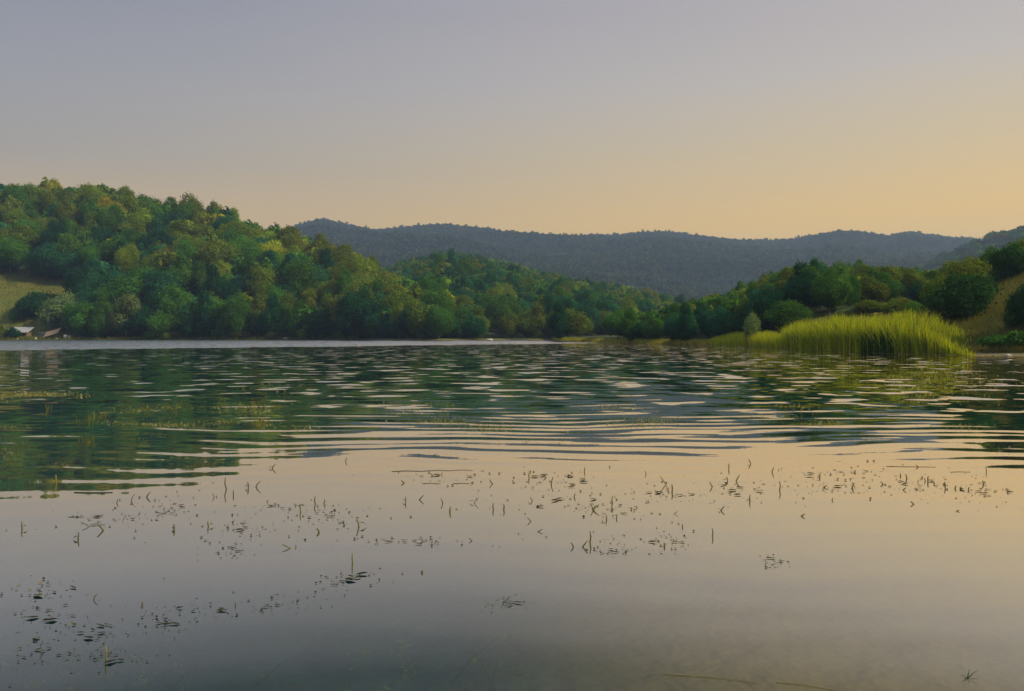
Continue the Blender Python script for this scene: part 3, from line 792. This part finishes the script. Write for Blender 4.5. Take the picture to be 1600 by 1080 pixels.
def stone(px, d, sx, sy, sz, label, seed, dz=0.):
    bm = bmesh.new(); bmesh.ops.create_icosphere(bm, subdivisions=3, radius=1)
    r2 = random.Random(seed); ph = [r2.uniform(0, 6) for _ in range(6)]
    for v in bm.verts:
        c = v.co; f = 1+.16*math.sin(c.x*3+ph[0])*math.cos(c.y*3+ph[1])+.10*math.sin(c.z*5+ph[2]+c.x*4)
        v.co = Vector((c.x*f*sx, c.y*f*sy, max(c.z, -.4)*f*sz))
    m = bpy.data.meshes.new('stone'); bm.to_mesh(m); bm.free(); m.materials.append(m_stone)
    o = obj('stone', m); x = (px-800)/F*d
    o.location = (x, d, max(0, float(ground(np.array([x]), np.array([d]))[0]))+sz*.25+dz); o.rotation_euler = (0, 0, r2.uniform(0, 6))
    tag(o, label, 'stone', 'pale stones on the shore')
stone(56, 286.6, .5, .45, .6, 'upright pale stone at the water below the shed', 1)
stone(92, 287.5, 1.3, .8, .35, 'long flat pale stone in front of the lean-to', 2)
stone(123, 287.2, .55, .4, .35, 'small pale stone right of the barrels, nearer them', 3)
stone(138, 287.2, .5, .4, .33, 'small pale stone farthest right of the barrels', 4)
stone(27, 286.8, .4, .35, .3, 'small pale stone at the water left of the upright one', 5)
stone(1576, 61.0, .20, .16, .13, 'grey-white stone at the waterline near the right edge', 6)
stone(446, 279.5, 1.4, .9, .4, 'flat pale stone on the bare earth patch of the left shore', 7)
stone(765, 253, 1.3, .9, .35, 'pale stone on the small beach under the middle hill', 8)

# ------------------------------------------------------------------ broken reed stubs standing in the calm water
m_stub, t, out = material('dead_reed')
oi = t.new('ShaderNodeObjectInfo'); tcx = t.new('ShaderNodeTexCoord')
bs = t.new('ShaderNodeBsdfPrincipled')
t.put(bs.inputs[0], t.mix(t.noise(tcx.outputs['Object'], 60., 3).outputs[0], oi.outputs['Color'], t.mix(1., oi.outputs['Color'], (.5, .5, .5), 'MULTIPLY')))
bs.inputs['Roughness'].default_value = .6; t.l.new(bs.outputs[0], out.inputs[0])
# px, waterline row, height px, lean px (to the right +), thickness px
ST = [(88,755,13,0,2.2),(354,765,19,-1,2),(365,774,8,0,2),(388,763,10,-1,2),(400,761,10,8,2),(205,782,10,6,1.3),(229,777,8,6,2),(335,777,6,-3,1.3),(35,827,12,0,2.2),
 (122,843,11,1,2.4),(162,829,10,-9,2.8),(140,823,6,-12,1.4),(272,828,9,0,2.6),(326,823,9,-1,2.4),(425,732,7,6,1.7),(540,721,6,2,1.4),(677,712,3,5,1.4),(632,755,4,-5,2.4),
 (770,756,7,-5,1.8),(470,800,13,0,2.2),(493,788,13,0,2.2),(506,787,7,1,1.8),(634,785,9,0,1.7),(655,781,7,7,1.8),(692,787,8,-3,1.8),(703,800,9,1,2.8),(741,786,9,7,1.2),
 (771,796,10,0,2),(787,797,9,0,2.2),(561,823,15,-4,2.4),(499,832,6,-4,3),(455,857,6,-14,1.8),(463,855,4,-1,1.4),(551,880,16,0,2.4),(659,895,4,1,3.2),(738,845,4,-5,1.8),
 (827,747,9,0,2),(853,747,4,-4,1.8),(861,757,12,3,1.8),(913,737,7,1,1.7),(897,777,6,2,1.8),(832,783,6,-3,1.7),(957,786,11,0,2),(926,797,9,10,2.8),(928,797,9,-5,1.8),
 (948,812,7,-1,2.2),(963,811,5,1,1.8),(830,815,6,-6,1.6),(840,831,4,8,1.8),(896,855,7,-4,2.4),(910,855,10,8,2.2),(922,848,18,0,2.5),(1041,757,12,-9,1.5),(1044,767,5,0,1.8),
 (1050,769,12,0,2.3),(1113,761,8,-4,1.8),(1137,752,7,-2,1.8),(1150,752,10,6,1.8),(1173,725,7,-3,1.5),(1139,733,9,0,1.7),(1172,783,10,0,2.2),(1126,798,7,6,2),(1066,824,5,0,1.8),
 (1113,838,12,0,2),(1038,854,6,0,3),(1053,803,4,6,1.2),(997,794,3,-6,1.4),(1206,738,8,3,1.7),(1218,766,14,0,1.8),(1281,746,6,0,1.8),(1287,762,4,6,2.2),(1331,763,8,4,2),
 (1380,757,4,-4,2),(1407,744,4,0,2),(1417,748,7,-2,1.9),(1411,766,4,5,1.9),(1441,747,3,0,2),(1450,753,9,0,2),(1446,752,5,-2,1.5),(1436,730,3,-5,1.6),(1477,762,9,-1,1.9),
 (1492,764,5,2,2),(1513,766,5,2,1.8),(1541,738,8,0,1.3),(1537,757,6,-2,2),(1428,788,4,-5,2.2),(1252,807,4,6,2.4),(1494,799,2,5,2),(1357,721,2,-3,1.6),(1364,721,2,3,1.6),
 (222,946,6,0,2.6),(368,947,5,0,2),(146,937,9,6,1.6),(166,1031,22,0,2.6),(182,786,6,2,1.5),(1300,782,4,2,1.6),(1010,741,5,-2,1.4),(690,742,4,1,1.3)]
def stub_zone(px, py):
    row = 'just below the dark ripples' if py < 772 else 'out in the calm middle water' if py < 812 else 'in the nearer grey water'
    side = 'left third' if px < 533 else 'central third' if px < 1067 else 'right third'
    return row, side
cls = {}
for (px, py, h, ln, w) in ST:
    a = math.atan2(ln, h)
    shape = 'upright' if abs(a) < .25 else ('right-leaning' if ln > 0 else 'left-leaning')
    size = 'tall' if h > 8.5 else 'short'
    cls.setdefault((size, shape)+stub_zone(px, py), []).append((px, py, h, ln, w))
SR = random.Random(4)
for (size, shape, row, side), lst in cls.items():
    lst.sort()
    for k, (px, py, h, ln, w) in enumerate(lst):
        x, y = water_pt(px, py); mpp = y/F
        H = h*mpp; Lx = ln*mpp; R = w*mpp*.5
        kink = SR.uniform(-.12, .12)*H
        pts = [(-Lx*.5, 0, -max(.05, .5*H)), (0, 0, -.002), (Lx*.45+kink, kink*.5, H*.5), (Lx, SR.uniform(-.1, .1)*H, H)]
        V, Fc = tube(pts, [R*.9, R, R*.92, R*.7], 7)
        n0 = len(V); cap = [tuple(range(n0-7, n0))]
        m = mesh_np('reed_stub', V, Fc, smooth=True)
        bm = bmesh.new(); bm.from_mesh(m); bm.verts.ensure_lookup_table(); bm.faces.new([bm.verts[q] for q in cap[0]]); bm.to_mesh(m); bm.free()
        m.materials.append(m_stub)
        o = obj('reed_stub', m); o.location = (x, y, 0)
        tone = SR.choice([(.12, .10, .022), (.16, .13, .025), (.09, .095, .02), (.20, .175, .03)])
        o.color = (*tone, 1)
        which = 'only' if len(lst) == 1 else ordinal(k+1)
        tail = '' if len(lst) == 1 else ' from left'
        tag(o, f"{which} {size} {shape} reed stub{tail} {row}, {side}", 'reed stub', 'broken reed stubs in the calm water')
        if SR.random() < .3 and h > 6:    # a dead leaf still hanging on
            L = SR.uniform(.5, 1.)*H; sg = SR.choice((-1, 1))
            lv = np.array([(0, 0, H*.45), (sg*L*.5, 0, H*.42+R), (sg*L, .01, H*.1), (sg*L*.5, R*2.4, H*.36)])
            ml = mesh_np('hanging_leaf', lv, [(0, 1, 2, 3)]); ml.materials.append(m_stub)
            lo = obj('hanging_leaf', ml, None, o); lo.color = o.color

# ------------------------------------------------------------------ floating leaf scraps
m_scrap, t, out = material('wet_leaf')
oi = t.new('ShaderNodeObjectInfo'); tcx = t.new('ShaderNodeTexCoord')
bs = t.new('ShaderNodeBsdfPrincipled')
t.put(bs.inputs[0], t.mix(t.noise(tcx.outputs['Object'], 40., 3).outputs[0], oi.outputs['Color'], t.mix(1., oi.outputs['Color'], (.45, .45, .45), 'MULTIPLY')))
bs.inputs['Roughness'].default_value = .8; bs.inputs['Specular IOR Level'].default_value = .1; t.l.new(bs.outputs[0], out.inputs[0])
def leaf_mesh(seed):
    r2 = random.Random(seed); n = 5; V = []; asp = r2.uniform(.30, .70); curl = r2.uniform(.05, .3); bend = r2.uniform(-.12, .12)
    for k in range(n+1):
        f = k/n; w = asp*.5*math.sin(math.pi*min(.97, max(.06, f**.8)))
        z = curl*(f-.4)**2
        V += [(f-.5, -w+bend*math.sin(f*3), z+w*.3), (f-.5, bend*math.sin(f*3), z), (f-.5, w+bend*math.sin(f*3), z+w*.35)]
    Fc = [(3*k+q, 3*k+q+1, 3*k+q+4, 3*k+q+3) for k in range(n) for q in (0, 1)]
    m = mesh_np('floating_leaf', V, Fc, smooth=True); m.materials.append(m_scrap); return m
LM = [leaf_mesh(k) for k in range(9)]
CL = [(178, 812, 46, 14, 19, 'drift around the thick left-leaning stub'), (262, 798, 30, 14, 16, 'drift below the two short right-leaning stubs'), (372, 822, 32, 10, 9, 'string left of the tall stub pair'),
      (360, 858, 22, 10, 8, 'loose drift below the dark leaning leaf'), (450, 795, 44, 7, 12, 'row beside the tall stub pair'), (505, 812, 36, 10, 9, 'scatter under the tall stub pair'),
      (640, 846, 82, 5, 16, 'long thin line in central calm water'), (545, 905, 28, 7, 12, 'slanting streak under the lone centre-left stub'), (440, 942, 40, 9, 7, 'faint slanting trail left of that streak'),
      (62, 922, 58, 14, 15, 'yellow-flecked drift at the far left edge'), (80, 962, 62, 18, 16, 'middle drift at the lower left'), (60, 1012, 58, 22, 16, 'lowest drift in the bottom left corner'),
      (168, 990, 46, 14, 13, 'drift above the tall near stub at lower left'), (178, 1030, 30, 8, 7, 'ring around the foot of the tall near stub'), (262, 974, 20, 8, 6, 'yellow group right of the lower left drift'),
      (322, 954, 52, 8, 9, 'thin row right of the lower left drift'), (792, 943, 18, 6, 5, 'lone group in the dark near water'), (860, 752, 54, 14, 19, 'drift beside the central upright stub'),
      (890, 788, 58, 10, 13, 'drift left of the big forked stub'), (960, 800, 34, 12, 10, 'drift right of the big forked stub'), (1042, 850, 26, 12, 12, 'small drift around the thick short stub'),
      (958, 856, 18, 10, 6, 'scatter right of the tallest straight stub'), (1050, 772, 40, 8, 11, 'drift around the twin stubs right of centre'), (1160, 764, 44, 12, 12, 'drift between the right-of-centre stubs'),
      (1305, 742, 68, 8, 19, 'dark upper row on the golden water'), (1310, 764, 46, 9, 11, 'lower row on the golden water'), (1420, 756, 46, 13, 18, 'middle drift on the golden water'),
      (1545, 770, 50, 15, 17, 'rightmost drift on the golden water'), (1210, 878, 12, 6, 4, 'small lone group on the tan near water'), (700, 748, 60, 8, 6, 'sparse scatter below the ripples at centre')]
LR = random.Random(12)
tones = [('dark green', (.022, .034, .012), 5), ('brown', (.045, .034, .015), 4), ('olive', (.07, .07, .016), 3), ('yellow', (.26, .20, .02), 0)]
for (cx, cy, rx, ry, n, where) in CL:
    lst = []
    for k in range(n):
        a, q = LR.uniform(0, 6.28), LR.random()**.6
        px, py = cx+rx*q*math.cos(a), cy+ry*q*math.sin(a)+(px_s := (LR.uniform(-1, 1)*.5))
        if 'slanting' in where: py = cy-(px-cx)*.28+LR.uniform(-3, 3)
        w = [c[2] for c in tones]
        if 'yellow' in where: w[3] = 4
        nm, colr, _ = LR.choices(tones, w)[0]
        L = LR.choice([2.4, 3, 4, 5, 7, 11])*(1 if py < 880 else 1.35)
        lst.append((px, py, nm, colr, L))
    grp = {}
    for l in lst: grp.setdefault((l[2], 'long' if l[4] > 6 else 'small'), []).append(l)
    for (nm, sz), g in grp.items():
        g.sort()
        for k, (px, py, _, colr, L) in enumerate(g):
            x, y = water_pt(px, py); s = L*y/F
            o = bpy.data.objects.new('floating_leaf', LR.choice(LM)); link(o)
            up = LR.random() < .3 and L < 5
            o.location = (x, y, .004+(.32*s if up else 0)); o.scale = (s*1.3, s*(1.5 if L < 5 else .9), s*1.2)
            o.rotation_euler = (LR.uniform(-.25, .25), LR.uniform(.5, 1.1)*LR.choice((-1, 1)) if up else LR.uniform(-.12, .12), LR.choice((0, 3.14))+LR.uniform(-.7, .7))
            j = LR.uniform(.7, 1.3); o.color = (*[v*j for v in colr], 1)
            which = 'only' if len(g) == 1 else ordinal(k+1)
            tag(o, f"{which} {sz} {nm} leaf{'' if len(g) == 1 else ' from left'}, {where}", 'leaf', 'leaf scraps floating on the calm water')

# tiny debris between them, pondweed mats further out
r = np.random.default_rng(14)
def flat_scraps(n, px, py, size_px, colA, colB, r, z=.003, tilt=.2):
    d_ = CAMZ*F/(py-HOR); x = (px-800)/F*d_; s = size_px*d_/F
    P = np.stack([x, d_, np.full(n, z)+r.uniform(0, .01, n)*np.minimum(1, d_/20)], 1)
    a = r.uniform(-.6, .6, n)+r.choice([0, 3.14], n); u = np.stack([np.cos(a), np.sin(a), r.normal(0, .10, n)], 1); v = np.stack([-np.sin(a), np.cos(a), r.normal(0, tilt, n)], 1)
    s = s[:, None]; w = r.uniform(.25, .6, n)[:, None]
    V = np.stack([P-u*s*.5, P-v*s*w*.5, P+u*s*.5, P+v*s*w*.5], 1).reshape(-1, 3)
    V[:, 2] = np.maximum(V[:, 2], .002)
    tt = r.random(n)[:, None]; c = np.repeat(np.array(colA)*tt+np.array(colB)*(1-tt), 4, 0)
    return V, np.arange(4*n).reshape(n, 4), c
px = np.concatenate([r.normal(c[0], c[2]*1.25, 44) for c in CL]); py = np.concatenate([r.normal(c[1], c[3]*1.05, 44) for c in CL]); n = len(px)
stuff('floating_debris', flat_scraps(n, px, np.maximum(py, 726), r.uniform(1.3, 5.5, n), (.022, .024, .010), (.06, .055, .02), r, .004, .75), m_leaf, 'specks of plant debris strewn over the calm water')
MATS = [(60, 616, 62, 3, 330), (12, 622, 40, 6, 60), (215, 641, 40, 3, 90), (280, 636, 55, 4, 60), (255, 664, 42, 3, 170), (180, 661, 40, 3, 50), (350, 660, 40, 4, 70), (300, 668, 30, 4, 40), (400, 642, 38, 9, 190), (405, 660, 24, 6, 60), (465, 670, 50, 5, 60),
        (20, 668, 30, 2, 40), (12, 712, 22, 12, 60), (90, 727, 20, 4, 14), (225, 692, 14, 4, 14), (650, 644, 40, 5, 70), (700, 660, 70, 6, 170), (775, 670, 50, 4, 110), (640, 632, 60, 4, 50), (960, 638, 40, 4, 60), (990, 664, 60, 5, 170), (1030, 654, 60, 4, 110),
        (1210, 652, 50, 5, 110), (1290, 660, 50, 4, 90), (1240, 636, 40, 5, 60), (1450, 590, 90, 15, 220), (1520, 600, 60, 14, 130), (1460, 622, 60, 6, 150), (1500, 668, 40, 4, 60), (1420, 604, 40, 8, 100), (420, 605, 60, 12, 40), (1560, 700, 40, 6, 30), (850, 690, 60, 8, 30)]
px = np.concatenate([r.normal(c[0], c[2]*.6, int(c[4]*2.6)) for c in MATS]); py = np.concatenate([r.normal(c[1], c[3]*.7, int(c[4]*2.6)) for c in MATS]); n = len(px)
py = np.maximum(py, 562)
A1 = flat_scraps(n, px, py, r.uniform(1., 3.4, n), (.40, .36, .17), (.15, .16, .04), r, .004, .4)
n = 2600; px = r.uniform(868, 1625, n); dd = lut(px, SHORE)-.2-1.1*r.random(n)**2
stuff('shore_litter', flat_scraps(n, px, HOR+CAMZ*F/dd, r.uniform(1.5, 5., n), (.34, .27, .14), (.18, .16, .06), r, .004, .4), m_leaf, 'thin line of pale reed litter floating along the right shore')
# little tufts standing out of the mats
TU = [(160, 650, 16, 30), (75, 640, 4, 8), (270, 636, 22, 26), (400, 636, 26, 60), (408, 660, 10, 40), (140, 690, 10, 26), (230, 640, 10, 12), (345, 625, 5, 8), (700, 655, 30, 24), (760, 668, 30, 20), (960, 635, 25, 14), (1480, 590, 60, 40), (135, 660, 10, 16), (20, 700, 16, 8)]
px = np.concatenate([r.normal(c[0], c[2]*.6, c[3]) for c in TU]); py = np.concatenate([r.normal(c[1], 3, c[3]) for c in TU]); n = len(px)
d_ = CAMZ*F/(py-HOR); P = np.stack([(px-800)/F*d_, d_, 0*d_-.02], 1)
A2 = blades(P, r.uniform(3, 11, n)*d_/F+.02, .9*d_/F, r, .35, (.20, .17, .035), (.10, .11, .03), 3, .4)
def split3(a): return a
stuff('floating_pondweed', [A1], m_leaf, 'rows of yellowish pondweed floating across the lake')
stuff('emergent_weed', [A2], m_leaf, 'thin weed shoots poking out of the pondweed rows')

# weed under the surface at the near edge
r = np.random.default_rng(33)
parts = []
for k in range(60):
    px = r.choice([60, 190, 480, 640, 700]) + r.normal(0, 70); py = r.uniform(960, 1090) if k < 25 else r.uniform(1030, 1130)
    x, y = water_pt(px, py); y += .15
    L = r.uniform(.12, .55); a = r.uniform(-.9, .9)+r.choice([0, 3.14])
    z0 = float(ground(np.array([x]), np.array([y]))[0])
    zt = max(z0+.05, -.05-r.random()*.06)
    pts = [np.array([x, y, z0]), np.array([x+math.cos(a)*L*.3, y+math.sin(a)*L*.3, (z0+zt)/2]), np.array([x+math.cos(a)*L*.7, y+math.sin(a)*L*.7, zt]), np.array([x+math.cos(a+.4)*L, y+math.sin(a+.4)*L, zt-.01])]
    rad = r.uniform(.0012, .003); V, Fc = tube(pts, [rad, rad, rad*.8, rad*.3], 5)
    g = np.array((.07, .095, .06))*r.uniform(.5, 1.2)
    parts.append((V, Fc, np.tile(g, (len(V), 1))))
    nl = r.integers(4, 14); ii = r.integers(1, 4, nl); Pp = np.array([pts[q] for q in ii])+r.normal(0, .02, (nl, 3)); Pp[:, 2] = np.minimum(Pp[:, 2], -.04)
    V, Fc, cc = leaf_cards(Pp, unit(nl, r)*.4+np.array([0, 0, 1.]), .018, r, np.tile(g*np.array([.8, 1.05, .6]), (nl, 1)), 3.)
    V[:, 2] = np.minimum(V[:, 2], -.012)
    parts.append((V, Fc, cc))
stuff('submerged_weed', parts, m_leaf, 'pale weed strands just under the near water surface')

# bright sprig in the near right corner, floating stalks
sx_, sy_ = water_pt(1511, 1060)
def blade_mesh(name, az, ln, up, w):
    n = 5; V = []
    for k in range(n+1):
        f = k/n; c = np.array([math.cos(az)*ln*f, math.sin(az)*ln*f, up*(f-.25*f*f)-.004]); s = np.array([-math.sin(az), math.cos(az), .3])*w*(1-f**1.5*.92)*.5
        V += [c-s, c+np.array([0, 0, -w*.2]), c+s]
    Fc = [(3*k+q, 3*k+q+1, 3*k+q+4, 3*k+q+3) for k in range(n) for q in (0, 1)]
    m = mesh_np(name, V, Fc, smooth=True); m.materials.append(m_stub); return m
e = bpy.data.objects.new('grass_sprig', None); link(e); e.location = (sx_, sy_, 0)
tag(e, 'star-shaped green grass sprig standing in the bottom right corner', 'grass sprig')
for az, ln, up, w in ((2.6, .03, .098, .007), (.25, .062, .05, .007), (3.3, .035, .03, .006), (.6, .03, .06, .005), (-.25, .05, .012, .006), (3.9, .03, .012, .006), (1.8, .03, .02, .005)):
    b = obj('blade', blade_mesh('blade', az, ln, up, w), None, e); b.color = (.075, .095, .014, 1)
def stalk(pts, w, colr, label):
    P = [water_pt(*p) for p in pts]; cx, cy = P[0]
    V, Fc = tube([(x-cx, y-cy, .002+.002*(k % 2)) for k, (x, y) in enumerate(P)], [w*(1-.5*k/len(P)) for k in range(len(P))], 6)
    m = mesh_np('floating_stalk', V, Fc, smooth=True); m.materials.append(m_stub); o = obj('floating_stalk', m); o.location = (cx, cy, 0); o.color = (*colr, 1)
    tag(o, label, 'stalk', 'dead stalks lying on the water')
stalk([(1036, 1054), (1070, 1056), (1110, 1059), (1150, 1063), (1182, 1068)], .0022, (.22, .19, .08), 'pale straw stalk lying on dark water at the bottom, right of centre')
stalk([(1212, 1067), (1250, 1070), (1290, 1077), (1330, 1084)], .0020, (.22, .19, .08), 'pale straw stalk nearest the bottom edge, right of the other')
stalk([(612, 737), (634, 736), (660, 736.6), (684, 735), (702, 735.9), (722, 734.6), (738, 735.6)], .0028, (.05, .045, .016), 'dark stalk lying flat just below the ripples at centre')
stalk([(107, 808), (120, 808.5), (131, 808)], .0025, (.07, .06, .02), 'short olive stalk floating at the far left')
stalk([(660, 756), (672, 755.5), (688, 756)], .0025, (.06, .05, .018), 'short straight stalk floating below the dark central stalk')
stalk([(708, 756), (722, 755.5), (734, 756)], .0025, (.06, .05, .018), 'short stalk right of the other short one at centre')
stalk([(1385, 729), (1420, 729.5), (1462, 730)], .0025, (.05, .04, .015), 'thin dark stalk lying on the golden water at right')
stalk([(1485, 738), (1500, 737.5), (1516, 738)], .0025, (.05, .04, .015), 'short dark stalk on the golden water near the right edge')
stalk([(116, 770), (140, 770.5), (176, 770)], .006, (.03, .035, .012), 'dark floating stalk under the lowest ripple at left')

# ------------------------------------------------------------------ render settings
SC.view_settings.view_transform = 'Standard'; SC.view_settings.look = 'None'
SC.view_settings.exposure = 0.; SC.view_settings.gamma = 1.; SC.view_settings.use_curve_mapping = False
SC.render.engine = 'CYCLES'
cy = SC.cycles
cy.max_bounces = 8; cy.diffuse_bounces = 3; cy.glossy_bounces = 3; cy.transmission_bounces = 3; cy.transparent_max_bounces = 8; cy.volume_bounces = 0
cy.caustics_reflective = False; cy.caustics_refractive = False
cy.sample_clamp_indirect = 4.
cy.use_denoising = True
try: cy.denoiser = 'OPENIMAGEDENOISE'
except Exception: pass
print('TREES', len(TREES), 'single', len(SINGLE), 'rest', len(REST), 'far', len(far))
